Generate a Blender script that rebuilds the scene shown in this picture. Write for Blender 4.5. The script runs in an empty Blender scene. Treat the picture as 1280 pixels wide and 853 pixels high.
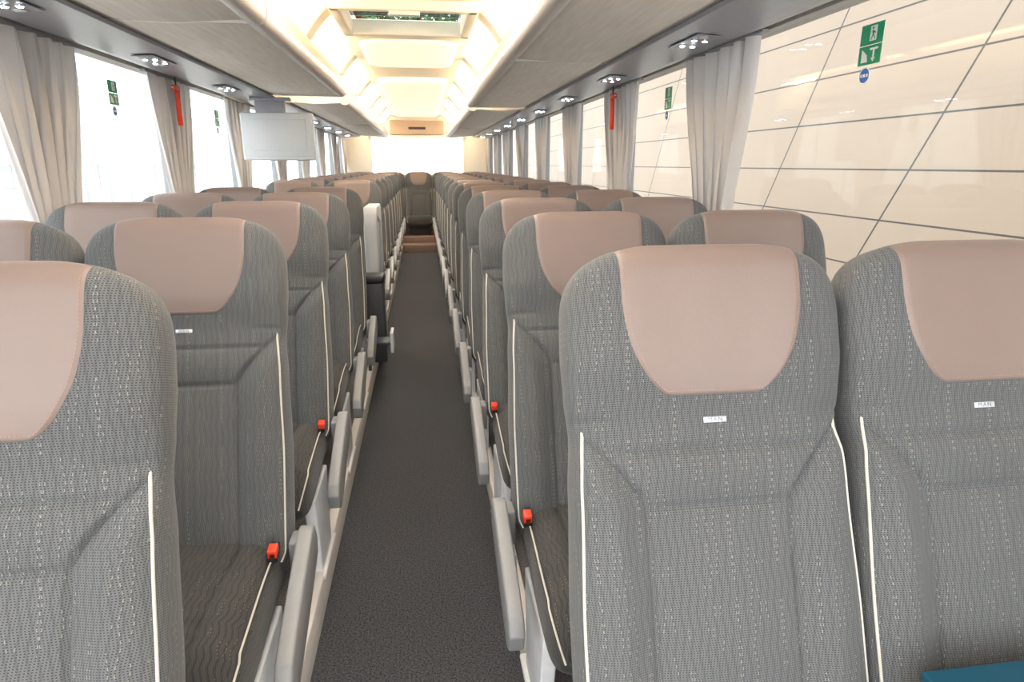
import bpy, bmesh, math, random
import numpy as np
from mathutils import Vector, Matrix
random.seed(7)
scene = bpy.context.scene
COL = scene.collection
scene.view_settings.view_transform = 'Standard'

# ------------------------------------------------------------------ materials
class NT:
    def __init__(s, name):
        s.m = bpy.data.materials.new(name); s.m.use_nodes = True
        s.t = s.m.node_tree; s.n = s.t.nodes; s.l = s.t.links
        s.b = s.n.get('Principled BSDF'); s.out = s.n.get('Material Output')
    def math(s, op, a, b=None, c=None):
        n = s.n.new('ShaderNodeMath'); n.operation = op
        for i, v in enumerate((a, b, c)):
            if v is None: continue
            if isinstance(v, (int, float)): n.inputs[i].default_value = v
            else: s.l.new(v, n.inputs[i])
        return n.outputs[0]
    def mix(s, f, a, b):
        n = s.n.new('ShaderNodeMix'); n.data_type = 'RGBA'
        for sock, v in ((n.inputs[0], f), (n.inputs[6], a), (n.inputs[7], b)):
            if isinstance(v, (int, float)): sock.default_value = v
            elif isinstance(v, tuple): sock.default_value = (*v, 1)
            else: s.l.new(v, sock)
        return n.outputs[2]
    def coord(s, kind='Object'):
        n = s.n.new('ShaderNodeTexCoord'); return n.outputs[kind]
    def sep(s, v):
        n = s.n.new('ShaderNodeSeparateXYZ'); s.l.new(v, n.inputs[0]); return n.outputs
    def noise(s, scale, detail=3, vec=None, stretch=None):
        n = s.n.new('ShaderNodeTexNoise'); n.inputs['Scale'].default_value = scale
        n.inputs['Detail'].default_value = detail
        v = vec if vec is not None else s.coord()
        if stretch:
            m = s.n.new('ShaderNodeMapping'); m.inputs['Scale'].default_value = stretch
            s.l.new(v, m.inputs[0]); v = m.outputs[0]
        s.l.new(v, n.inputs['Vector']); return n.outputs[0]
    def bump(s, h, strength=.3, dist=.002):
        n = s.n.new('ShaderNodeBump'); n.inputs['Strength'].default_value = strength
        n.inputs['Distance'].default_value = dist
        s.l.new(h, n.inputs['Height']); s.l.new(n.outputs[0], s.b.inputs['Normal'])
    def base(s, v):
        if isinstance(v, tuple): s.b.inputs['Base Color'].default_value = (*v, 1)
        else: s.l.new(v, s.b.inputs['Base Color'])
    def rough(s, r, metal=0):
        s.b.inputs['Roughness'].default_value = r; s.b.inputs['Metallic'].default_value = metal

def plain(name, c, rough=.5, metal=0, scale=40, amt=.12, bump=0, stretch=None):
    m = NT(name); f = m.noise(scale, 3, stretch=stretch)
    m.base(m.mix(f, tuple(x*(1-amt) for x in c), tuple(min(1, x*(1+amt)) for x in c)))
    m.rough(rough, metal)
    if bump: m.bump(f, bump)
    return m.m

def emis(name, c, st):
    m = NT(name); m.base(c)
    m.b.inputs['Emission Color'].default_value = (*c, 1)
    m.b.inputs['Emission Strength'].default_value = st
    return m.m

def fabric(name, dark, light, cream, cr=1.0, stripe=.25):
    m = NT(name); uv = m.sep(m.coord('UV')); U, V = uv[0], uv[1]
    tri = m.math('MULTIPLY', m.math('PINGPONG', V, .030), .20)
    u2 = m.math('ADD', U, tri)
    s1 = m.math('FRACT', m.math('DIVIDE', m.math('ADD', u2, 5.0), .0046))
    st = m.math('LESS_THAN', s1, .5)
    dt = m.math('LESS_THAN', m.math('FRACT', m.math('DIVIDE', m.math('ADD', V, 5.0), .0034)), .55)
    wv = m.math('ABSOLUTE', m.math('SUBTRACT', st, dt))
    f = m.math('ADD', m.math('MULTIPLY', wv, .55), m.math('MULTIPLY', m.math('MULTIPLY', st, dt), .45))
    c0 = m.mix(f, dark, light)
    u3 = m.math('SUBTRACT', U, tri)
    band = m.math('LESS_THAN', m.math('FRACT', m.math('DIVIDE', m.math('ADD', u3, 5.0), .0127)), .3)
    c0 = m.mix(m.math('MULTIPLY', band, stripe), c0, dark)
    big = m.math('FRACT', m.math('DIVIDE', m.math('ADD', u3, 5.0), .0254))
    d1 = m.math('LESS_THAN', big, .045)
    d2 = m.math('LESS_THAN', m.math('FRACT', m.math('DIVIDE', m.math('ADD', V, 5.0), .0102)), .42)
    big2 = m.math('FRACT', m.math('DIVIDE', m.math('ADD', u2, 5.02), .0381))
    d3 = m.math('LESS_THAN', big2, .028)
    dash = m.math('MULTIPLY', m.math('MAXIMUM', d1, d3), d2)
    n = m.noise(22, 2)
    dash = m.math('MULTIPLY', dash, m.math('MULTIPLY', m.math('GREATER_THAN', n, .50), cr))
    c1 = m.mix(dash, c0, cream)
    n2 = m.noise(7, 2)
    c2 = m.mix(m.math('MULTIPLY', n2, .18), c1, dark)
    m.base(c2); m.rough(.85)
    m.b.inputs['Sheen Weight'].default_value = .12
    m.bump(f, .35, .0012)
    return m.m

M = {}
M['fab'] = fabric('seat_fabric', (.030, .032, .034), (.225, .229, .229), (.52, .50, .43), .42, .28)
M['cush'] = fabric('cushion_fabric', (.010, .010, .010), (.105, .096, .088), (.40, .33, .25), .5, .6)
def leather():
    m = NT('headrest_leather'); f = m.noise(260, 4)
    g = m.noise(5, 2)
    m.base(m.mix(g, (.205, .150, .129), (.24, .180, .157))); m.rough(.42); m.bump(f, .3, .001); return m.m
M['leather'] = leather()
M['stitch'] = plain('stitch_thread', (.30, .205, .165), .8)
M['pipe'] = plain('piping_cream', (.60, .555, .48), .6)
M['shell'] = plain('seat_shell_plastic', (.05, .05, .055), .5)
M['arm'] = plain('armrest_grey', (.27, .27, .268), .4, scale=200, amt=.05)
M['white'] = plain('white_metal', (.80, .80, .80), .4)
M['red'] = plain('buckle_red', (.80, .06, .02), .35)
M['black'] = plain('black_plastic', (.02, .02, .022), .45)
M['silver'] = plain('silver_tag', (.62, .65, .68), .35, .3)
M['tagtext'] = plain('tag_text', (.16, .21, .27), .4)
def carpet(name, a, b):
    m = NT(name); f = m.noise(420, 2); g = m.noise(170, 3)
    ff = m.math('MULTIPLY', f, g)
    ff = m.math('MULTIPLY', m.math('SUBTRACT', ff, .16), 5.5)
    n = m.n.new('ShaderNodeClamp'); m.l.new(ff, n.inputs[0])
    m.base(m.mix(n.outputs[0], a, b)); m.rough(.95); m.bump(f, .5, .003); return m.m
M['carpet'] = carpet('aisle_carpet', (.013, .013, .015), (.098, .098, .106))
M['carpet2'] = carpet('platform_carpet', (.10, .09, .09), (.25, .23, .22))
def textile():
    m = NT('bin_textile')
    f = m.noise(5, 6, stretch=(14, 1.0, 14)); h = m.noise(160, 2)
    m.base(m.mix(f, (.66, .59, .535), (.97, .90, .83))); m.rough(.65); m.bump(h, .3); return m.m
M['textile'] = textile()
M['lip'] = plain('bin_lip', (.60, .55, .51), .35, scale=20, amt=.05)
M['strip'] = plain('service_strip', (.26, .26, .29), .3)
M['ceil'] = plain('ceiling_cream', (.95, .90, .80), .6, scale=15, amt=.03)
M['rib'] = plain('rib_cream', (.95, .90, .80), .5, amt=.03)
M['glow'] = emis('panel_added_glow', (1, .89, .70), .65)  # emission added so the cream ceiling panels look brightly lit; they are no lamps
M['brownpanel'] = plain('rear_brown', (.50, .38, .29), .6)
M['cove'] = emis('cove_warm', (1, .82, .57), 36)
M['led'] = emis('led_white', (.76, .87, 1), 60)
M['wall'] = plain('wall_side_grey', (.42, .40, .38), .8)
M['pillar'] = plain('pillar_grey', (.30, .31, .33), .6)
M['trim'] = plain('trim_beige', (.74, .68, .62), .45, amt=.05)
M['step'] = plain('step_brown', (.26, .17, .125), .6)
M['galley'] = plain('galley_grey', (.62, .63, .64), .4, amt=.04)
M['monitor'] = plain('monitor_back', (.56, .59, .61), .4, amt=.03)
M['teal'] = plain('teal_plastic', (.005, .07, .12), .35)
M['green'] = plain('sign_green', (.0, .33, .14), .4, amt=.03)
M['blue'] = plain('sign_blue', (.02, .15, .55), .4, amt=.03)
M['signwhite'] = plain('sign_white', (.9, .92, .9), .4, amt=.02)
M['pave'] = plain('pavement', (.55, .53, .50), .9, scale=3)
M['rail'] = plain('railing_steel', (.45, .47, .5), .3, .6)
M['railpale'] = plain('railing_pale', (.52, .56, .60), .5)
M['bark'] = plain('bark', (.12, .08, .05), .9)
def leafm():
    m = NT('leaves'); f = m.noise(.8, 4)
    m.base(m.mix(m.math('GREATER_THAN', f, .56), (.05, .16, .04), (.32, .06, .04))); m.rough(.7); return m.m
M['leaf'] = leafm()
def curtainm():
    m = NT('curtain_cloth'); f = m.noise(300, 2); g = m.noise(3, 2)
    m.base(m.mix(g, (.56, .535, .525), (.67, .645, .635))); m.rough(.42); m.bump(f, .12)
    m.b.inputs['Sheen Weight'].default_value = .25
    tr = m.n.new('ShaderNodeBsdfTranslucent'); tr.inputs[0].default_value = (.52, .48, .46, 1)
    mx = m.n.new('ShaderNodeMixShader'); mx.inputs[0].default_value = .12
    m.l.new(m.b.outputs[0], mx.inputs[1]); m.l.new(tr.outputs[0], mx.inputs[2]); m.l.new(mx.outputs[0], m.out.inputs[0])
    return m.m
M['curtain'] = curtainm()
def glassm(name, tint, refl):
    m = NT(name)
    t = m.n.new('ShaderNodeBsdfTransparent'); f = m.noise(2)
    m.l.new(m.mix(f, tint, tuple(min(1, x*1.01) for x in tint)), t.inputs[0])
    g = m.n.new('ShaderNodeBsdfGlossy'); g.inputs['Roughness'].default_value = .02
    mx = m.n.new('ShaderNodeMixShader'); mx.inputs[0].default_value = refl
    m.l.new(t.outputs[0], mx.inputs[1]); m.l.new(g.outputs[0], mx.inputs[2]); m.l.new(mx.outputs[0], m.out.inputs[0])
    return m.m
M['glass'] = glassm('window_glass', (.95, .96, .95), .04)
M['hatchglass'] = glassm('hatch_glass', (.40, .45, .43), .08)
def facade():
    m = NT('facade_panels'); p = m.sep(m.coord('Object')); Y, Z = p[1], p[2]
    h = m.math('FRACT', m.math('DIVIDE', m.math('ADD', Z, 20*.65-1.34+.02), .65))
    a = m.math('LESS_THAN', h, .034)
    dg = m.math('ADD', Y, m.math('MULTIPLY', m.math('SUBTRACT', Z, 1.4), .627))
    dgf = m.math('FRACT', m.math('DIVIDE', m.math('ADD', dg, 60-7.45+.02), 3.0))
    b = m.math('LESS_THAN', dgf, .011)
    s = m.math('MAXIMUM', a, b); n = m.noise(.35, 2)
    m.base(m.mix(s, m.mix(n, (.300, .230, .172), (.375, .298, .230)), (.045, .042, .04))); m.rough(.5); return m.m
M['facade'] = facade()
def facade2():
    m = NT('facade_pale'); p = m.sep(m.coord('Object')); Y, Z = p[1], p[2]
    a = m.math('LESS_THAN', m.math('FRACT', m.math('DIVIDE', m.math('ADD', Y, 50), 2.4)), .12)
    b = m.math('LESS_THAN', m.math('FRACT', m.math('DIVIDE', m.math('ADD', Z, 50), 3.2)), .04)
    m.base(m.mix(m.math('MAXIMUM', a, b), (.72, .75, .755), (.38, .46, .48))); m.rough(.5); return m.m
M['facade2'] = facade2()

# ------------------------------------------------------------------ helpers
def link(o, parent=None):
    COL.objects.link(o)
    if parent is not None: o.parent = parent
    return o
def mk_mesh(name, verts, faces, mat, smooth=False, uvs=None):
    me = bpy.data.meshes.new(name)
    me.from_pydata([tuple(v) for v in verts], [], faces)
    if mat: me.materials.append(mat)
    if smooth: me.polygons.foreach_set('use_smooth', [True]*len(me.polygons))
    if uvs is not None:
        ul = me.uv_layers.new(name='UVMap')
        for lp in me.loops: ul.data[lp.index].uv = uvs[lp.vertex_index]
    me.update(); return me
def fixn(me):
    bm = bmesh.new(); bm.from_mesh(me); bmesh.ops.recalc_face_normals(bm, faces=bm.faces); bm.to_mesh(me); bm.free(); return me
def box_mesh(name, x0, x1, y0, y1, z0, z1, mat, bev=0, seg=3):
    bm = bmesh.new(); bmesh.ops.create_cube(bm, size=1)
    for v in bm.verts:
        v.co = Vector(((x0+x1)/2+v.co.x*(x1-x0), (y0+y1)/2+v.co.y*(y1-y0), (z0+z1)/2+v.co.z*(z1-z0)))
    if bev: bmesh.ops.bevel(bm, geom=list(bm.edges), offset=bev, segments=seg, profile=.5, affect='EDGES')
    me = bpy.data.meshes.new(name); bm.to_mesh(me); bm.free(); me.materials.append(mat)
    if bev: me.polygons.foreach_set('use_smooth', [True]*len(me.polygons))
    return me
def merge(name, meshes):
    bm = bmesh.new(); mats = []
    for me in meshes:
        k = len(bm.faces); bm.from_mesh(me); bm.faces.ensure_lookup_table()
        mt = me.materials[0]
        if mt not in mats: mats.append(mt)
        for f in list(bm.faces)[k:]: f.material_index = mats.index(mt)
    out = bpy.data.meshes.new(name); bm.to_mesh(out); bm.free()
    for mt in mats: out.materials.append(mt)
    return out
def extr(name, prof, a0, a1, mat, axis='Y', smooth=False, bev=0):
    """closed profile extruded. axis Y: prof=(x,z); axis X: prof=(y,z)"""
    n = len(prof); V = []
    for a in (a0, a1):
        for p in prof: V.append((p[0], a, p[1]) if axis == 'Y' else (a, p[0], p[1]))
    F = [[i, (i+1) % n, n+(i+1) % n, n+i] for i in range(n)] + [list(range(n))[::-1], list(range(n, 2*n))]
    me = mk_mesh(name, V, F, mat); fixn(me)
    if bev:
        bm = bmesh.new(); bm.from_mesh(me)
        bmesh.ops.bevel(bm, geom=list(bm.edges), offset=bev, segments=3, profile=.5, affect='EDGES')
        bm.to_mesh(me); bm.free()
    if smooth or bev: me.polygons.foreach_set('use_smooth', [True]*len(me.polygons))
    return me
def smooth_angle(me, ang=40):
    try: me.set_sharp_from_angle(angle=math.radians(ang))
    except Exception: pass
def tube(name, pts, r, mat, n=8, closed=False):
    pts = [Vector(p) for p in pts]; V = []; F = []; N = len(pts)
    for i, p in enumerate(pts):
        a = pts[(i-1) % N] if (closed or i > 0) else p
        b = pts[(i+1) % N] if (closed or i < N-1) else p
        t = (b-a).normalized(); ref = Vector((1, 0, 0)) if abs(t.x) < .9 else Vector((0, 0, 1))
        u = t.cross(ref).normalized(); w = t.cross(u)
        for k in range(n):
            q = 2*math.pi*k/n; V.append(p+u*math.cos(q)*r+w*math.sin(q)*r)
    for i in range(N if closed else N-1):
        for k in range(n):
            j = (i+1) % N
            F.append([i*n+k, i*n+(k+1) % n, j*n+(k+1) % n, j*n+k])
    if not closed: F += [list(range(n)), list(range((N-1)*n, N*n))[::-1]]
    return mk_mesh(name, V, F, mat, True)
def disc(name, r, mat, z0=0, z1=.004, n=24, c=(0, 0)):
    V = []
    for z in (z0, z1):
        for k in range(n):
            q = 2*math.pi*k/n; V.append((c[0]+r*math.cos(q), c[1]+r*math.sin(q), z))
    F = [[i, (i+1) % n, n+(i+1) % n, n+i] for i in range(n)]+[list(range(n))[::-1], list(range(n, 2*n))]
    return fixn(mk_mesh(name, V, F, mat))
def obj(name, me, parent=None, loc=(0, 0, 0), rot=None, **kw):
    o = bpy.data.objects.new(name, me); link(o, parent); o.location = loc
    if rot: o.rotation_euler = rot
    for k, v in kw.items(): o[k] = v
    return o
def struct(name, me, **kw): return obj(name, me, kind='structure', **kw)
def root(name, loc, label, category, group=None):
    o = bpy.data.objects.new(name, None); link(o); o.location = loc; o.empty_display_size = .1
    o['label'] = label; o['category'] = category
    if group: o['group'] = group
    return o
def sst(a, b, x):
    t = min(1, max(0, (x-a)/(b-a))); return t*t*(3-2*t)

# ------------------------------------------------------------------ room shell
Y0, Y1 = -.6, 12.15
XL, XR = -1.35, 1.21
struct('floor', merge('floor', [box_mesh('f', -.37, .245, Y0, 10.7, -.08, 0, M['carpet'])]))
struct('trim_1', box_mesh('pl', XL, -.40, Y0, 11.0, -.05, .10, M['carpet2']))
struct('trim_2', box_mesh('pr', .275, XR, Y0, 11.0, -.05, .10, M['carpet2']))
struct('trim_3', box_mesh('tl', -.40, -.362, Y0, 10.7, -.03, .115, M['trim'], .006))
struct('trim_4', box_mesh('tr', .238, .275, Y0, 10.7, -.03, .115, M['trim'], .006))
struct('trim_5', merge('st', [box_mesh('s1', -.398, .273, 10.7, 11.0, -.03, .12, M['step'], .01),
                              box_mesh('s2', XL, XR, 11.0, Y1, -.03, .22, M['step'], .01)]))
def mx(x): return -.12-x
for side, X, Xo in (('left', XL, XL-.07), ('right', XR, XR+.07)):
    a, b = sorted((X, Xo))
    struct('wall_'+side, merge('w', [box_mesh('wl', a, b, Y0, Y1, -.05, .95, M['wall']),
                                     box_mesh('wu', a, b, Y0, Y1, 1.85, 2.32, M['wall'])]))
PIL = {'left': [.95, 2.62, 3.92, 5.25, 6.6, 7.95, 9.3, 10.65, 11.95], 'right': [.25, 2.62, 3.92, 5.25, 6.6, 7.95, 9.3, 10.65, 11.95]}
wn = 0; tn = 6
for side, X in (('left', XL), ('right', XR)):
    s = -1 if side == 'left' else 1
    ys = PIL[side]
    for y in ys:
        a, b = sorted((X+s*.005, X+s*.065))
        struct('trim_%d' % tn, box_mesh('p', a, b, y-.05, y+.05, .94, 1.86, M['pillar'], .008)); tn += 1
    yy = [Y0]+ys
    for i in range(len(yy)-1):
        wn += 1
        struct('window_%d' % wn, box_mesh('g', X+s*.035-.003, X+s*.035+.003, yy[i]+(.05 if i else 0), yy[i+1]-.05, .95, 1.85, M['glass']))
struct('wall_rear', merge('wr', [box_mesh('a', XL-.07, XR+.07, Y1, Y1+.1, -.05, 1.22, M['wall']),
                                 box_mesh('b', XL-.07, XR+.07, Y1, Y1+.1, 1.88, 2.35, M['ceil']),
                                 box_mesh('c', XL-.07, -.88, Y1, Y1+.1, 1.22, 1.88, M['ceil']),
                                 box_mesh('d', .76, XR+.07, Y1, Y1+.1, 1.22, 1.88, M['ceil'])]))
wn += 1
struct('window_%d' % wn, box_mesh('g', -.88, .76, Y1+.05, Y1+.056, 1.22, 1.88, M['glass']))
# ceiling
CW = (-.40, .28); HY = (3.70, 4.34)
def ceil_side(sgn):
    pr = [(.28, 2.21), (.34, 2.213), (.40, 2.225), (.48, 2.255), (.56, 2.272), (.64, 2.278), (.72, 2.268), (.79, 2.24), (.83, 2.19), (.84, 2.14), (.84, 2.07), (XR-.001, 2.07)]
    if sgn < 0: pr = [(mx(x), z) for x, z in pr]; pr[-1] = (XL+.001, 2.07)
    V = []; F = []; n = len(pr)
    for y in (Y0, Y1):
        for p in pr: V.append((p[0], y, p[1]))
    for i in range(n-1): F.append([i, i+1, n+i+1, n+i])
    me = mk_mesh('cs', V, F, M['ceil'], True); smooth_angle(me, 50); return me
cparts = [ceil_side(1), ceil_side(-1),
          box_mesh('c1', CW[0], CW[1], Y0, HY[0], 2.21, 2.25, M['ceil']),
          box_mesh('c2', CW[0], CW[1], HY[1], Y1, 2.21, 2.25, M['ceil']),
          box_mesh('c3', XL-.07, CW[0], Y0, Y1, 2.31, 2.34, M['ceil']), box_mesh('c4', CW[1], XR+.07, Y0, Y1, 2.31, 2.34, M['ceil'])]
struct('ceiling', merge('ceiling', cparts))
h = root('roof_hatch', (-.06, 4.02, 2.19), 'cream framed glass roof hatch set in the ceiling', 'hatch')
def ring(name, x, y, w, z0, z1, mat):
    return merge(name, [box_mesh('a', -x, x, -y, -y+w, z0, z1, mat, .01), box_mesh('b', -x, x, y-w, y, z0, z1, mat, .01),
                        box_mesh('c', -x, -x+w, -y+.005, y-.005, z0, z1, mat, .01), box_mesh('d', x-w, x, -y+.005, y-.005, z0, z1, mat, .01)])
obj('hatch_frame', ring('hf', .385, .37, .06, -.03, .06, M['rib']), h)
obj('hatch_glass', box_mesh('hg', -.33, .33, -.31, .31, .075, .082, M['hatchglass']), h)
obj('handle', box_mesh('hh', -.08, .08, -.36, -.33, -.05, -.025, M['white'], .006), h)
def rrect(name, x, y, r, z0, z1, mat):
    V = []; rings = [(0, z1), (0, z0+(z1-z0)*.55), (.008, z0+(z1-z0)*.25), (.025, z0+(z1-z0)*.06), (.05, z0)]
    n = 36
    for off, z in rings:
        for cx, cy, a0 in ((x-r, y-r, 0), (-x+r, y-r, 90), (-x+r, -y+r, 180), (x-r, -y+r, 270)):
            for k in range(9):
                a = math.radians(a0+k*90/8); V.append((cx+(r-off)*math.cos(a), cy+(r-off)*math.sin(a), z))
    F = []
    for j in range(len(rings)-1):
        for i in range(n): F.append([j*n+i, j*n+(i+1) % n, (j+1)*n+(i+1) % n, (j+1)*n+i])
    F += [list(range(n)), list(range((len(rings)-1)*n, len(rings)*n))[::-1]]
    me = fixn(mk_mesh(name, V, F, mat, True)); smooth_angle(me, 50); return me
for (ya, yb, z, mt, lab) in ((4.75, 5.9, 2.185, 'glow', 'smooth stepped cream ceiling panel'), (6.7, 11.3, 2.15, 'glow', 'long rounded cream ceiling panel with added glow')):
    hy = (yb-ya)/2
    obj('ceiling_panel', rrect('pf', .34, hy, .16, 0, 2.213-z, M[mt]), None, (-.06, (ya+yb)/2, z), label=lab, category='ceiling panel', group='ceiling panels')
for sg in (1, -1):
    pr = [(.475, 2.075), (.56, 2.075), (.60, 2.12), (.60, 2.285), (.46, 2.262), (.35, 2.222), (.385, 2.19), (.43, 2.14)]
    if sg < 0: pr = [(mx(x), z) for x, z in pr]
    me = extr('rib', pr, -.085, .085, M['rib'], bev=.012)
    y = .9
    while y < 11.9:
        obj('ceiling_rib', me, None, (0, y, 0), label='slanted cream support between luggage bin and ceiling', category='ceiling rib', group='ceiling ribs'); y += 1.55
    lx = .68 if sg > 0 else mx(.68)
    obj('cove_light', box_mesh('cl', lx-.03, lx+.03, Y0+.1, Y1-.1, 2.085, 2.10, M['cove'], .004), None, label='warm glowing light strip above the luggage bins', category='light', group='cove lights')

# ------------------------------------------------------------------ luggage bins
segs = {'right': [(.0, 3.2), (3.22, 5.72), (5.95, 8.8), (8.82, 11.6)],
        'left': [(.0, 2.5), (2.52, 4.96), (5.5, 8.3), (8.32, 11.6)]}
for side in ('right', 'left'):
    f = (lambda x: x) if side == 'right' else mx
    for a, b in segs[side]:
        back = a > 5.3
        o = root('luggage_bin', (0, (a+b)/2, 0), 'grey-beige overhead luggage bin, '+('set back behind the gap' if back else 'grained underside and slim rounded lip'), 'luggage bin', 'overhead luggage bins')
        L = (b-a)/2
        dx = .035 if back else 0; dz = -.012 if back else 0
        sh = [(.88, 1.868), (.70, 1.862+dz*.5), (.43+dx, 1.878+dz), (.422+dx, 1.90+dz), (.49+dx, 2.060), (1.17, 2.060), (1.17, 1.868)]
        lp = [(.455, 1.868), (.430, 1.863), (.410, 1.866), (.396, 1.877), (.388, 1.895), (.388, 1.915), (.396, 1.945), (.420, 1.995), (.455, 2.050), (.475, 2.070), (.50, 2.074), (.50, 2.058), (.43, 1.92), (.424, 1.90), (.43, 1.884), (.455, 1.880)]
        obj('bin_body', extr('bb', [(f(x), z) for x, z in sh], -L, L, M['textile'], bev=.003), o)
        me = extr('bl', [(f(x+dx), z+dz) for x, z in lp], -L-.002, L+.002, M['lip'], smooth=True); smooth_angle(me)
        obj('front_lip', me, o)
        cap = [(.84, 1.866), (.60, 1.864+dz), (.43+dx, 1.863+dz), (.41+dx, 1.866+dz), (.396+dx, 1.877+dz), (.388+dx, 1.895+dz), (.396+dx, 1.945+dz), (.42+dx, 1.995+dz), (.47+dx, 2.062), (.60, 2.066), (.84, 2.066)]
        if (a, b) in ((3.22, 5.72), (2.52, 4.96)):
            # rounded nose closing the front rack
            V = []; F = []; n = len(cap); K = 9
            for k in range(K):
                t = k/(K-1)*math.pi/2; s = 1-.42*(1-math.cos(t)); yy = L+.13*math.sin(t)
                for x, z in cap: V.append((f(.84+(x-.84)*s), yy, 1.975+(z-1.975)*(.35+.65*s if k else 1)))
            for k in range(K-1):
                for i in range(n): F.append([k*n+i, k*n+(i+1) % n, (k+1)*n+(i+1) % n, (k+1)*n+i])
            F += [list(range(n)), list(range((K-1)*n, K*n))[::-1]]
            me = fixn(mk_mesh('ec', V, F, M['lip'], True)); smooth_angle(me, 50)
            obj('end_cap', me, o)
        else:
            obj('end_cap', extr('ec', [(f(x), z) for x, z in cap], L, L+.012, M['lip'], bev=.004), o)
    pr = [(.90, 1.866), (.885, 1.858), (.90, 1.850), (1.12, 1.838), (1.165, 1.845), (1.165, 1.866)]
    obj('service_channel', extr('sc', [(f(x), z) for x, z in pr], 0, 11.6, M['strip'], bev=.002), None,
        label='dark grey service channel running under the luggage bins', category='service channel', group='service channels')
def torus(name, R, r, mat, c=(0, 0), n=24, k=8):
    return tube(name, [(c[0]+R*math.cos(2*math.pi*i/n), c[1]+R*math.sin(2*math.pi*i/n), 0) for i in range(n)], r, mat, k, True)
psu_panel = box_mesh('pp', -.045, .045, -.14, .14, -.002, .001, M['strip'], .001)
vent = merge('vent', [torus('v', .017, .002, M['lip']), disc('v2', .016, M['strip'], -.0015, 0)]+[box_mesh('v3', -.014, .014, -.001+k*.007, .001+k*.007, -.003, -.001, M['lip']) for k in (-1, 0, 1)])
ledm = disc('led', .0085, M['led'], -.005, 0, 16); ledr = torus('ledr', .0105, .002, M['silver'])
for side in ('right', 'left'):
    f = (lambda x: x) if side == 'right' else mx
    y = (1.4 if side == 'right' else 1.05)
    while y < 11.4:
        x = f(1.02)
        o = root('reading_light_unit', (x, y, 1.838), 'dark panel with air vents and lit white reading lights', 'reading light', 'reading light units')
        o.rotation_euler = (0, math.radians(3 if side == 'right' else -3), 0)
        obj('panel', psu_panel, o)
        for yy in (-.11, .11): obj('air_vent', vent, o, (-.01, yy, -.003))
        for (xx, yy) in ((-.02, -.055), (.02, -.055), (-.02, .055), (.02, .055)):
            obj('lamp', ledm, o, (xx, yy, -.002))
            if y < 6: obj('lamp_ring', ledr, o, (xx, yy, -.004))
        y += 1.08

# ------------------------------------------------------------------ seat
REC = math.radians(20.5); HB = .81; HS = 1.014
hdir = Vector((0, math.sin(REC), math.cos(REC))); ndir = Vector((0, -math.cos(REC), math.sin(REC)))
BASE = Vector((0, 0, .408))
hk = [-.06, 0, .2, .42, .50, .57, .63, .70, .9]; wk = [.215, .237, .237, .230, .226, .232, .235, .234, .232]
NE = 3.4
def Wh(hh):
    for i in range(len(hk)-1):
        if hh <= hk[i+1]:
            w = wk[i]+(wk[i+1]-wk[i])*sst(hk[i], hk[i+1], hh); break
    if hh > .66:
        q = min(1, (hh-.66)/.15); w *= max(.02, (1-q**NE))**(1/NE)
    return w
def seamx(hh):
    if hh < .39: return .118
    return .118+.109*(min(1, (hh-.39)/.13))**1.5
def front(x, hh):
    W = Wh(hh); ax = abs(x); T = .115-.02*sst(.3, .6, hh)
    e = max(0, 1-min(1, ax/W)**5)**(1/3.4)
    sh = 1.0
    if hh > .76: q = min(1, (hh-.76)/.05); sh = math.sqrt(max(0, 1-q*q*.97))
    d = -T/2+T/2*e*sh
    dis = 0
    sx = seamx(hh); k = 1-sst(.50, .53, hh)
    if ax > sx: dis += .023*sst(0, .06, ax-sx)*k
    dis -= .010*math.exp(-((ax-sx)/.0036)**2)*k
    if ax < sx:
        for hs in (.484, .396): dis -= .007*math.exp(-((hh-hs)/.004)**2)*sst(0, .02, sx-ax)
        dis += .007*math.sin(min(1, max(0, (hh-.396)/.088))*math.pi)
        dis += .012*math.sin(min(1, max(0, (hh)/.396))*math.pi)*(1-(ax/sx)**2)
    dis += .020*sst(.52, .62, hh)*(.55+.45*sst(.04, .2, ax))
    dis -= .007*math.exp(-((hh-.53)/.005)**2)*sst(.14, .2, ax)
    return d+dis*e
def P(x, hh, d):
    d2 = d+.014*sst(.45, .8, hh)
    return BASE+hdir*hh*HS+ndir*d2+Vector((x, 0, 0))
TOPR = .1095
def seat_back():
    NF, NB = 110, 26
    hs = list(np.linspace(-.06, .70, 150))+[.70+TOPR*math.sin(t*math.pi/2) for t in np.linspace(.04, 1, 28)]
    V = []; UV = []; n = NF+NB
    for hh in hs:
        W = Wh(hh); row = []
        T = .115-.02*sst(.3, .6, hh)
        sh = 1.0
        if hh > .76: q = min(1, (hh-.76)/.05); sh = math.sqrt(max(0, 1-q*q*.97))
        for i in range(NF):
            s = -1+2*i/(NF-1); x = W*(.55*s+.45*math.sin(s*math.pi/2)); row.append((x, front(x, hh)))
        for i in range(NB):
            s = 1-2*(i+1)/(NB+1); x = W*math.sin(s*math.pi/2)
            e = max(0, 1-abs(x/W)**5)**(1/3.4); row.append((x, -T/2-T/2*e*sh))
        acc = [0]
        for i in range(1, n): acc.append(acc[-1]+math.dist(row[i-1], row[i]))
        mid = acc[NF//2]
        for i, (x, d) in enumerate(row):
            V.append(P(x, hh, d)); UV.append((acc[i]-mid, hh))
    F = []
    for j in range(len(hs)-1):
        for i in range(n):
            F.append([j*n+i, j*n+(i+1) % n, (j+1)*n+(i+1) % n, (j+1)*n+i])
    F += [list(range(n))[::-1], list(range((len(hs)-1)*n, len(hs)*n))]
    return mk_mesh('seat_backrest', V, F, M['fab'], True, UV)
pk = [.566, .5675, .570, .575, .583, .595, .61, .63, .65, .68, .71, .9]
pw = [.063, .075, .083, .091, .100, .111, .121, .132, .140, .147, .151, .153]
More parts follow.
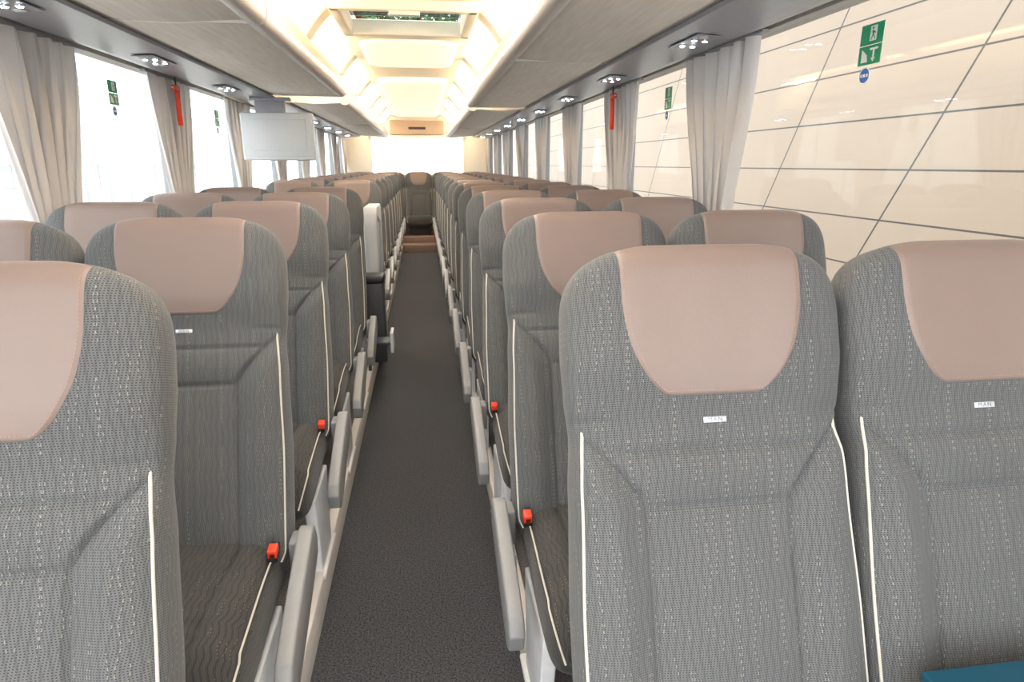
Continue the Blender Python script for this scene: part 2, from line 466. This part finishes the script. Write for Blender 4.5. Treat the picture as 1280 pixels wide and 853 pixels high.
def patchw(hh):
    return min(float(np.interp(hh, pk, pw)), .93*Wh(hh))
def headpatch():
    hs = [.566+.016*t for t in np.linspace(0, 1, 12)]+list(np.linspace(.585, .74, 32))+[.74+.066*math.sin(t*math.pi/2) for t in np.linspace(.08, 1, 18)]
    NX = 42; V = []; F = []
    for j, hh in enumerate(hs):
        w = patchw(hh)
        for i in range(NX+1):
            s = -1+2*i/NX; x = s*w
            edge = min(1, (1-abs(s))*w/.006, (hh-.566)/.006)
            V.append(P(x, hh, front(x, hh)+(-.003+.0068*math.sqrt(max(0, edge*(2-edge))))))
    m = NX+1
    for j in range(len(hs)-1):
        for i in range(NX): F.append([j*m+i, j*m+i+1, (j+1)*m+i+1, (j+1)*m+i])
    return mk_mesh('headrest', V, F, M['leather'], True)
def patch_path(off, top=.79):
    R = []
    for hh in list(np.linspace(top, .60, 30))+list(np.linspace(.597, .566+off, 12)):
        R.append((patchw(max(hh, .566))-off, hh))
    L = [(-x, hh) for x, hh in R[::-1]]
    return R+[(R[-1][0]*t, R[-1][1]) for t in np.linspace(.8, -.8, 9)]+L
def stitches():
    pts = patch_path(.008)
    P3 = [P(x, hh, front(x, hh)+.0038) for x, hh in pts]
    step = .0058; res = [P3[0].copy()]; dist = 0
    for a, b in zip(P3[:-1], P3[1:]):
        L = (b-a).length; t = step-dist
        while t <= L:
            res.append(a+(b-a)*(t/L)); t += step
        dist = L-(t-step)
    V = []; F = []
    for k in range(len(res)-1):
        a, b = res[k], res[k+1]; d = b-a; e = a+d*.62
        u = d.cross(ndir).normalized()*.0007; w = ndir*.0007
        base = len(V)
        V += [a-u, a+u, e+u, e-u, a-u+w, a+u+w, e+u+w, e-u+w]
        for f in ((0, 1, 2, 3), (4, 5, 6, 7), (0, 1, 5, 4), (1, 2, 6, 5), (2, 3, 7, 6), (3, 0, 4, 7)): F.append([base+q for q in f])
    return mk_mesh('stitching', V, F, M['stitch'])
def piping(s):
    pts = []
    for hh in np.linspace(.525, -.03, 54):
        x = s*(.955-.02*sst(.47, .525, hh))*Wh(hh); pts.append(P(x, hh, front(x, hh)-.0005-.003*sst(.50, .525, hh)))
    return tube('piping', pts, .0028, M['pipe'])
def cushion():
    ys = list(np.linspace(.05, -.36, 34))+[-.36-.09*math.sin(t*math.pi/2) for t in np.linspace(.08, 1, 14)]
    NF, NB = 70, 30; V = []; UV = []; n = NF+NB
    for y in ys:
        t = (.05-y)/.5
        W = .214+.012*sst(0, .8, t)
        q = max(0, (-y-.36)/.09); k = math.sqrt(max(0, 1-q*q*.985))
        W *= (.90+.10*k)
        zt = .425+.026*math.sin(t*math.pi*.85); zb = .262; zc = (zt+zb)/2-.012*q; hz = (zt-zb)/2*k
        row = []
        for i in range(NF):
            s = -1+2*i/(NF-1); x = W*(.55*s+.45*math.sin(s*math.pi/2))
            e = max(0, 1-abs(x/W)**4)**(1/3)
            ax = abs(x); dis = .012*sst(.13, .17, ax)-.008*math.exp(-((ax-.13)/.004)**2)-.006*math.exp(-((y+.30)/.004)**2)*(ax < .13)
            row.append((x, zc+hz*e+dis*e*k))
        for i in range(NB):
            s = 1-2*(i+1)/(NB+1); x = W*math.sin(s*math.pi/2); e = max(0, 1-abs(x/W)**4)**(1/3)
            row.append((x, zc-hz*e))
        acc = [0]
        for i in range(1, n): acc.append(acc[-1]+math.dist(row[i-1], row[i]))
        mid = acc[NF//2]
        vv = -y if q == 0 else .36+.14*math.asin(min(1, q))
        for i, (x, z) in enumerate(row): V.append((x, y, z)); UV.append((acc[i]-mid, vv))
    F = []
    for j in range(len(ys)-1):
        for i in range(n): F.append([j*n+i, (j+1)*n+i, (j+1)*n+(i+1) % n, j*n+(i+1) % n])
    F += [list(range(n)), list(range((len(ys)-1)*n, len(ys)*n))[::-1]]
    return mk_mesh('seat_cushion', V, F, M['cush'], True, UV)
def cpiping(s):
    pts = []
    for y in np.linspace(.0, -.36, 24):
        t = (.05-y)/.5; W = .214+.012*sst(0, .8, t); zt = .425+.026*math.sin(t*math.pi*.85)
        pts.append((s*W*.965, y, zt-.022))
    for q in np.linspace(.1, 1, 12):
        k = math.sqrt(max(0, 1-q*q*.985)); y = -.36-.09*q
        W = .226*(.90+.10*k); pts.append((s*W*.965, y-.001, .345-.012*q+.075*k*.90))
    return tube('cushion_piping', pts, .0024, M['pipe'])
def buckle():
    a = box_mesh('a', -.010, .010, -.022, .022, 0, .032, M['black'], .004)
    b = box_mesh('b', -.0105, .0105, -.022, .008, .014, .036, M['red'], .003)
    return merge('seat_belt_buckle', [a, b])
def leg():
    pr = [(-.31, .285), (-.04, .285), (-.06, .16), (-.07, .0), (-.27, .0), (-.28, .14)]
    a = extr('l', pr, -.018, .018, M['white'], axis='X', bev=.006)
    b = box_mesh('l2', -.03, .03, -.30, -.04, -.001, .014, M['white'], .004)
    return merge('leg', [a, b])
def armrest():
    top = [(.045, .005), (.040, .034), (.015, .046), (-.10, .046), (-.24, .044), (-.315, .038), (-.345, .014), (-.343, -.038), (-.32, -.062), (-.24, -.064), (-.05, -.058), (.025, -.05), (.045, -.02)]
    me = extr('armrest', top, -.018, .018, M['arm'], axis='X', bev=.0065)
    me.transform(Matrix.Rotation(math.radians(19), 4, 'X'))
    return me
def shell():
    def q(hh, d):
        p = BASE+hdir*hh+ndir*d; return (p.y, p.z)
    return merge('seat_shell', [extr('bs', [(.02, .28), (.13, .30), q(.1, -.145), q(.62, -.125), q(.62, -.08), q(.1, -.09), (.03, .34)], -.19, .19, M['shell'], axis='X', bev=.006)])
def textmesh(body, size, mat, name):
    cu = bpy.data.curves.new('t', 'FONT'); cu.body = body; cu.size = size; cu.align_x = 'CENTER'; cu.align_y = 'CENTER'; cu.extrude = .0003
    cu.space_character = 1.35
    o = bpy.data.objects.new('t', cu); COL.objects.link(o); bpy.context.view_layer.update()
    me = bpy.data.meshes.new_from_object(o.evaluated_get(bpy.context.evaluated_depsgraph_get()))
    bpy.data.objects.remove(o); me.name = name; me.materials.clear(); me.materials.append(mat); return me
SM = dict(back=seat_back(), patch=headpatch(), stitch=stitches(), pl=piping(-1), pr=piping(1), cush=cushion(), cl=cpiping(-1), cr=cpiping(1),
          buckle=buckle(), leg=leg(), arm=armrest(), shell=shell(),
          pan=box_mesh('pan', -.17, .17, -.38, .06, .245, .285, M['shell'], .01),
          tag=box_mesh('tag', -.019, .019, -.0045, .0045, 0, .0012, M['silver'], .0005, 1),
          tagt=textmesh('MAN', .0095, M['tagtext'], 'tag_lettering'),
          brk=merge('armrest_bracket', [box_mesh('k', -.014, .014, -.01, .05, -.085, .020, M['arm'], .008), box_mesh('k2', -.010, .010, -.06, .04, -.15, -.075, M['white'], .006)]),
          base=box_mesh('seat_base', -.17, .17, -.30, 0, .12, .26, M['shell'], .008))
tagrot = Matrix((Vector((1, 0, 0)), hdir, ndir)).transposed().to_euler()
tagp = P(0, .527, front(0, .527)+.0005); tagp2 = P(0, .527, front(0, .527)+.0019)
HOFF = .60*math.sin(REC)
def seat(X, Yh, aisle, label, group, level=0, rear=False):
    o = root('coach_seat', (X, Yh-HOFF, .10), label, 'seat', group)
    obj('backrest', SM['back'], o); obj('headrest_pad', SM['patch'], o, label='pinkish-brown leather headrest pad')
    obj('piping', SM['pl'], o); obj('piping', SM['pr'], o)
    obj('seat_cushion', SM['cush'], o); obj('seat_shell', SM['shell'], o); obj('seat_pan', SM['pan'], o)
    if level < 2:
        obj('stitching', SM['stitch'], o)
        obj('logo_tag', SM['tag'], o, tagp, tagrot); obj('tag_lettering', SM['tagt'], o, tagp2, tagrot)
    obj('cushion_piping', SM['cl'], o); obj('cushion_piping', SM['cr'], o)
    if rear: obj('seat_base', SM['base'], o)
    else:
        obj('leg', SM['leg'], o, (-.20, 0, 0)); obj('leg', SM['leg'], o, (.20, 0, 0))
    bs = aisle if aisle else 1
    if level < 2: obj('seat_belt_buckle', SM['buckle'], o, (bs*.214, -.045, .418), (math.radians(10), 0, 0))
    if aisle:
        obj('armrest', SM['arm'], o, (aisle*.278, 0, .410), label='light grey folded armrest')
        obj('armrest_bracket', SM['brk'], o, (aisle*.250, 0, .41))
LB = 'grey woven coach seat with brown leather headrest, '
for i in range(14):
    y = .92+.77*i; lv = 0 if i < 3 else 2
    seat(.447, y, -1, LB+'beside the aisle', 'coach seats', lv)
    seat(.925, y, 0, LB+'beside the window', 'coach seats', lv)
ly = [.87+.75*i for i in range(5)]+[5.62+.75*i for i in range(8)]
for i, y in enumerate(ly):
    lv = 0 if i < 3 else 2
    seat(-.597 if i == 0 else -.585, y, 1, LB+'beside the aisle', 'coach seats', lv)
    seat(-1.076 if i == 0 else -1.064, y, 0, LB+'beside the window', 'coach seats', lv)
for k in (-2, -1, 0, 1, 2):
    seat(-.065+k*.478, 11.80, 0, LB+('at the aisle end' if k == 0 else 'rear row'), 'rear row seats', 2, True)

# ------------------------------------------------------------------ curtains
def curtain(X, y0t, y1t, y0b, y1b, seed, folds=6, amp=.020):
    NA, NV = 120, 40; V = []; F = []; r = random.Random(seed); ph = r.random()*6
    for j in range(NV+1):
        v = j/NV; z = 1.838-v*.86
        g = sst(0, .9, v)
        if v > .85: g -= .12*(v-.85)/.15
        a0 = y0t+(y0b-y0t)*g; a1 = y1t+(y1b-y1t)*g
        for i in range(NA+1):
            a = i/NA; aa = a+.03*math.sin(5*a+ph+v*2)
            w = math.sin(2*math.pi*folds*aa+ph+.5*math.sin(v*3+a*7))
            w = math.copysign(abs(w)**.75, w)
            x = X+amp*w*(.72+.28*math.sin(9*a+ph))
            V.append((x, a0+(a1-a0)*a+.010*math.sin(2*math.pi*folds*aa*2+v*5), z))
    m = NA+1
    for j in range(NV):
        for i in range(NA): F.append([j*m+i, j*m+i+1, (j+1)*m+i+1, (j+1)*m+i])
    return mk_mesh('curtain', V, F, M['curtain'], True)
for side, X in (('left', XL+.022), ('right', XR-.024)):
    for k, p in enumerate(PIL[side]):
        if p < 2: continue
        w = .31
        me = curtain(X, p-w, p+w, p-.18, p+.12, k+(10 if side == 'left' else 0))
        o = root('curtain', (0, 0, 0), 'silvery beige pleated window curtain gathered towards the bottom', 'curtain', 'window curtains')
        obj('cloth', me, o)
        obj('curtain_rail', box_mesh('cr', X-.012, X+.012, p-w-.05, p+w+.05, 1.838, 1.848, M['pillar']), o)

def hammer(X, y, z, s):
    o = root('emergency_hammer', (X, y, z), 'red emergency hammer hanging on the pillar in front of the curtain', 'hammer', 'emergency hammers')
    pts = [(0, 0, -.10), (0, 0, -.03), (0, .004, .04), (0, .01, .08)]
    obj('handle', tube('hd', pts, .013, M['red'], 10), o)
    obj('hammer_head', merge('hh', [box_mesh('a', -.012, .012, -.045, .03, .072, .10, M['red'], .006), box_mesh('b', -.004, .004, -.062, -.043, .083, .091, M['silver'], .002)]), o)
    obj('bracket', tube('br', [(0, 0, .06), (0, 0, .142)], .004, M['black'], 8), o)
hammer(XL+.08, 3.82, 1.70, -1); hammer(XR-.08, 3.90, 1.70, 1)

def poly(pts, x, mat):
    return mk_mesh('p', [(a, b, x) for a, b in pts], [list(range(len(pts)))], mat)
def sign(X, y, z, side, sc=.92):
    s = 1 if side == 'right' else -1
    o = root('emergency_exit_sign', (X, y, z), 'green emergency exit sticker with white pictograms on the window glass', 'sign', 'window exit signs')
    right = Vector((0, -s, 0)); up = Vector((0, 0, 1)); nrm = Vector((-s, 0, 0))
    o.rotation_euler = Matrix((right, up, nrm)).transposed().to_euler(); o.scale = (sc, sc, sc)
    obj('sign_plate', merge('sp', [box_mesh('g', -.05, .05, -.002, .056, 0, .001, M['green']), box_mesh('g2', -.05, .05, -.058, -.004, 0, .001, M['green'])]), o)
    W = M['signwhite']; t = .0014
    pics = [poly([(-.008, .008), (.022, .008), (.022, .050), (-.008, .050)], t, W)]
    man = [poly([(.0+.004*math.cos(q*math.pi/6)+.004, .043+.004*math.sin(q*math.pi/6)) for q in range(12)], t+.0003, M['green']),
           poly([(.0, .037), (.008, .037), (.010, .024), (.003, .024)], t+.0003, M['green']),
           poly([(.003, .025), (.008, .025), (.0, .011), (-.004, .011)], t+.0003, M['green']),
           poly([(.007, .025), (.011, .024), (.017, .012), (.013, .012)], t+.0003, M['green']),
           poly([(.008, .036), (.017, .030), (.015, .027), (.007, .031)], t+.0003, M['green'])]
    low = [poly([(-.036, -.05), (-.006, -.05), (-.012, -.03), (-.036, -.012)], t, W),
           poly([(.0, -.012), (.036, -.012), (.036, -.018), (.0, -.018)], t, W),
           poly([(.014, -.018), (.022, -.018), (.022, -.044), (.014, -.044)], t, W),
           poly([(.008, -.040), (.018, -.052), (.028, -.040)], t, W)]
    obj('pictogram', merge('pm', pics+man+low), o)
    q = root('round_window_sticker', (X, y+.01*s, z-.088*sc), 'small round blue and white sticker below the exit sign', 'sticker', 'round window stickers')
    q.rotation_euler = o.rotation_euler; q.scale = (sc, sc, sc)
    obj('sticker_disc', disc('bd', .024, M['signwhite'], 0, .001), q)
    obj('sticker_print', merge('bp', [disc('b', .021, M['blue'], .0012, .0016), box_mesh('w', -.017, .017, -.004, .004, .0016, .002, M['signwhite']),
        disc('b1', .003, M['blue'], .002, .0022, c=(-.008, 0), n=10), disc('b2', .003, M['blue'], .002, .0022, c=(.008, 0), n=10)]), q)
for y in (1.765, 3.28): sign(XR+.028, y, 1.72, 'right')
for y, z in ((3.32, 1.715), (4.86, 1.705)): sign(XL-.028, y, z, 'left')

# ------------------------------------------------------------------ monitor, partition, waste bin, tray, box
o = root('overhead_monitor', (-.98, 4.86, 1.58), 'light grey-blue back of a fold-down screen hanging beneath the bins', 'monitor')
obj('housing', box_mesh('h', -.245, .245, -.022, .022, -.155, .165, M['monitor'], .016, 4), o)
obj('back_panel', box_mesh('h', -.19, .19, -.025, -.018, -.09, .12, M['monitor'], .003), o)
obj('bottom_lip', box_mesh('h', -.235, .235, -.030, .0, -.15, -.125, M['monitor'], .006), o)
obj('mount', merge('m', [box_mesh('m', -.14, .06, -.015, .02, .16, .255, M['strip'], .006), box_mesh('m', -.17, .10, -.03, .04, .24, .262, M['strip'], .006)]), o)
o = root('door_partition', (-.30, 4.66, .115), 'tall light grey partition beside the stairwell with rounded top', 'partition')
obj('partition_panel', extr('pp', [(-.25, .0), (.25, .0), (.25, .98), (.21, 1.01), (-.18, 1.01), (-.23, .97), (-.25, .9)], -.10, -.01, M['galley'], axis='X', bev=.012), o)
obj('grab_rail', tube('gr', [(-.015, -.19, .45), (.01, -.19, .5), (.01, -.19, .9), (-.015, -.19, .95)], .010, M['rail'], 10), o)
obj('kick_plate', box_mesh('kp', -.014, -.004, -.22, .22, .02, .18, M['rail'], .003), o)
o = root('waste_bin', (-.335, 4.25, .115), 'dark grey waste bin standing against the partition', 'waste bin')
obj('bin_body', extr('wb', [(-.065, 0), (.065, 0), (.08, .54), (-.08, .54)], -.06, .06, M['shell'], axis='X', bev=.012), o)
obj('bin_lid', box_mesh('wl', -.067, .067, -.088, .088, .54, .59, M['black'], .015), o)
o = root('aisle_tray', (-.28, 4.02, .30), 'small dark tray with a pale edge sticking into the aisle', 'tray')
obj('plate', box_mesh('pl', -.06, .045, -.07, .07, 0, .02, M['shell'], .005), o)
obj('edge', box_mesh('pe', .045, .065, -.075, .075, -.05, .08, M['galley'], .003), o)
obj('stem', box_mesh('ps', -.105, -.085, -.012, .012, -.183, .012, M['shell'], .003), o)
obj('arm', box_mesh('pa', -.105, -.05, -.012, .012, .002, .016, M['shell'], .003), o)
o = root('storage_box', (.93, .515, .562), 'dark teal plastic box lying on the front seat cushion', 'box')
obj('box_body', box_mesh('t', -.230, .2, -.19, .165, 0, .11, M['teal'], .006), o)
obj('box_lid', box_mesh('t', -.235, .205, -.195, .17, .11, .125, M['teal'], .004), o)

o = root('rear_vent_panel', (-.06, 12.13, 2.02), 'brown rounded panel with a vent slot above the rear window', 'vent panel')
obj('panel_body', box_mesh('rp', -.48, .48, -.03, .015, -.11, .13, M['brownpanel'], .014), o)
obj('vent_slot', box_mesh('rv', -.15, .15, -.036, -.028, -.02, .02, M['black'], .003), o)
o = root('rear_window_surround', (-.06, 12.11, 1.55), 'cream frame around the bright rear window', 'window frame')
obj('frame', merge('rf', [box_mesh('a', -.86, .86, -.02, .03, .31, .345, M['rib'], .008), box_mesh('b', -.86, .86, -.02, .03, -.36, -.32, M['rib'], .008)]), o)

# ------------------------------------------------------------------ outside
obj('paved_ground', mk_mesh('g', [(-60, -40, -1.3), (60, -40, -1.3), (60, 90, -1.3), (-60, 90, -1.3)], [[0, 1, 2, 3]], M['pave']), None, kind='structure', label='pale paved ground outside the coach', category='ground')
obj('facade_panel_wall', box_mesh('fw', 6.0, 6.4, -8, 60, -1.3, 14, M['facade']), None, label='beige panelled facade with dark diagonal and horizontal joints', category='building')
obj('glass_facade_building', box_mesh('fb', -16.4, -16, -10, 60, -1.3, 5, M['facade2']), None, label='pale white and glass building facade', category='building')
o = root('railing', (-9, 0, -1.3), 'pale steel railing outside the coach', 'railing')
for z in (2.2, 2.7): obj('rail', tube('r', [(0, 12, z), (0, 44, z)], .022, M['railpale'], 8), o)
for y in range(12, 45, 4): obj('post', tube('r', [(0, y, 0), (0, y, 2.7)], .026, M['railpale'], 8), o)
o = root('tree', (-3.6, 30, -1.3), 'leafy tree with green and reddish foliage behind the coach', 'tree')
obj('trunk', tube('tk', [(0, 0, 0), (0, 0, 3), (.6, 0, 5.5), (1.4, 0, 8)], .16, M['bark'], 10), o)
r = random.Random(3); V = []; F = []
for k in range(7000):
    while True:
        p = Vector((r.uniform(-1, 1), r.uniform(-1, 1), r.uniform(-1, 1)))
        if p.length < 1: break
    p = Vector((2.2+p.x*4.2, p.y*3, 8.4+p.z*2.6)); s = r.uniform(.1, .22)
    a = Vector((r.uniform(-1, 1), r.uniform(-1, 1), r.uniform(-1, 1))).normalized()*s
    b = a.orthogonal().normalized()*s*.5; k0 = len(V); V += [p-a, p+b, p+a, p-b]; F.append([k0, k0+1, k0+2, k0+3])
obj('foliage', mk_mesh('fol', V, F, M['leaf']), o, kind='stuff')

# ------------------------------------------------------------------ light + camera
w = bpy.data.worlds.new('world'); scene.world = w; w.use_nodes = True
bg = w.node_tree.nodes['Background']; bg.inputs[0].default_value = (.95, .975, 1, 1); bg.inputs[1].default_value = 4.8
def area(name, loc, sx, sy, power, col, rot=(0, 0, 0)):
    l = bpy.data.lights.new(name, 'AREA'); l.shape = 'RECTANGLE'; l.size = sx; l.size_y = sy; l.energy = power; l.color = col
    o = bpy.data.objects.new(name, l); COL.objects.link(o); o.location = loc; o.rotation_euler = rot
    return o
for y, pw_ in ((1.2, 10), (2.6, 12), (5.4, 12), (7.4, 12), (9.6, 12)):
    area('ceiling_fill', (-.06, y, 2.135), .4, .9, pw_, (1, .97, .92))  # added fill light down the middle of the ceiling, without any real fixture
yaw = math.atan(113/830); th = math.atan(221/800)
Fv = Vector((math.sin(yaw)*math.cos(th), math.cos(yaw)*math.cos(th), -math.sin(th)))
Rv = Vector((math.cos(yaw), -math.sin(yaw), 0)); Uv = Rv.cross(Fv)
cam = bpy.data.cameras.new('camera'); co = bpy.data.objects.new('camera', cam); COL.objects.link(co)
cam.sensor_width = 36; cam.lens = 22.5; cam.clip_start = .02; cam.clip_end = 300
m3 = Matrix((Rv, Uv, -Fv)).transposed()
co.matrix_world = Matrix.Translation((0, 0, 1.40)) @ m3.to_4x4()
scene.camera = co
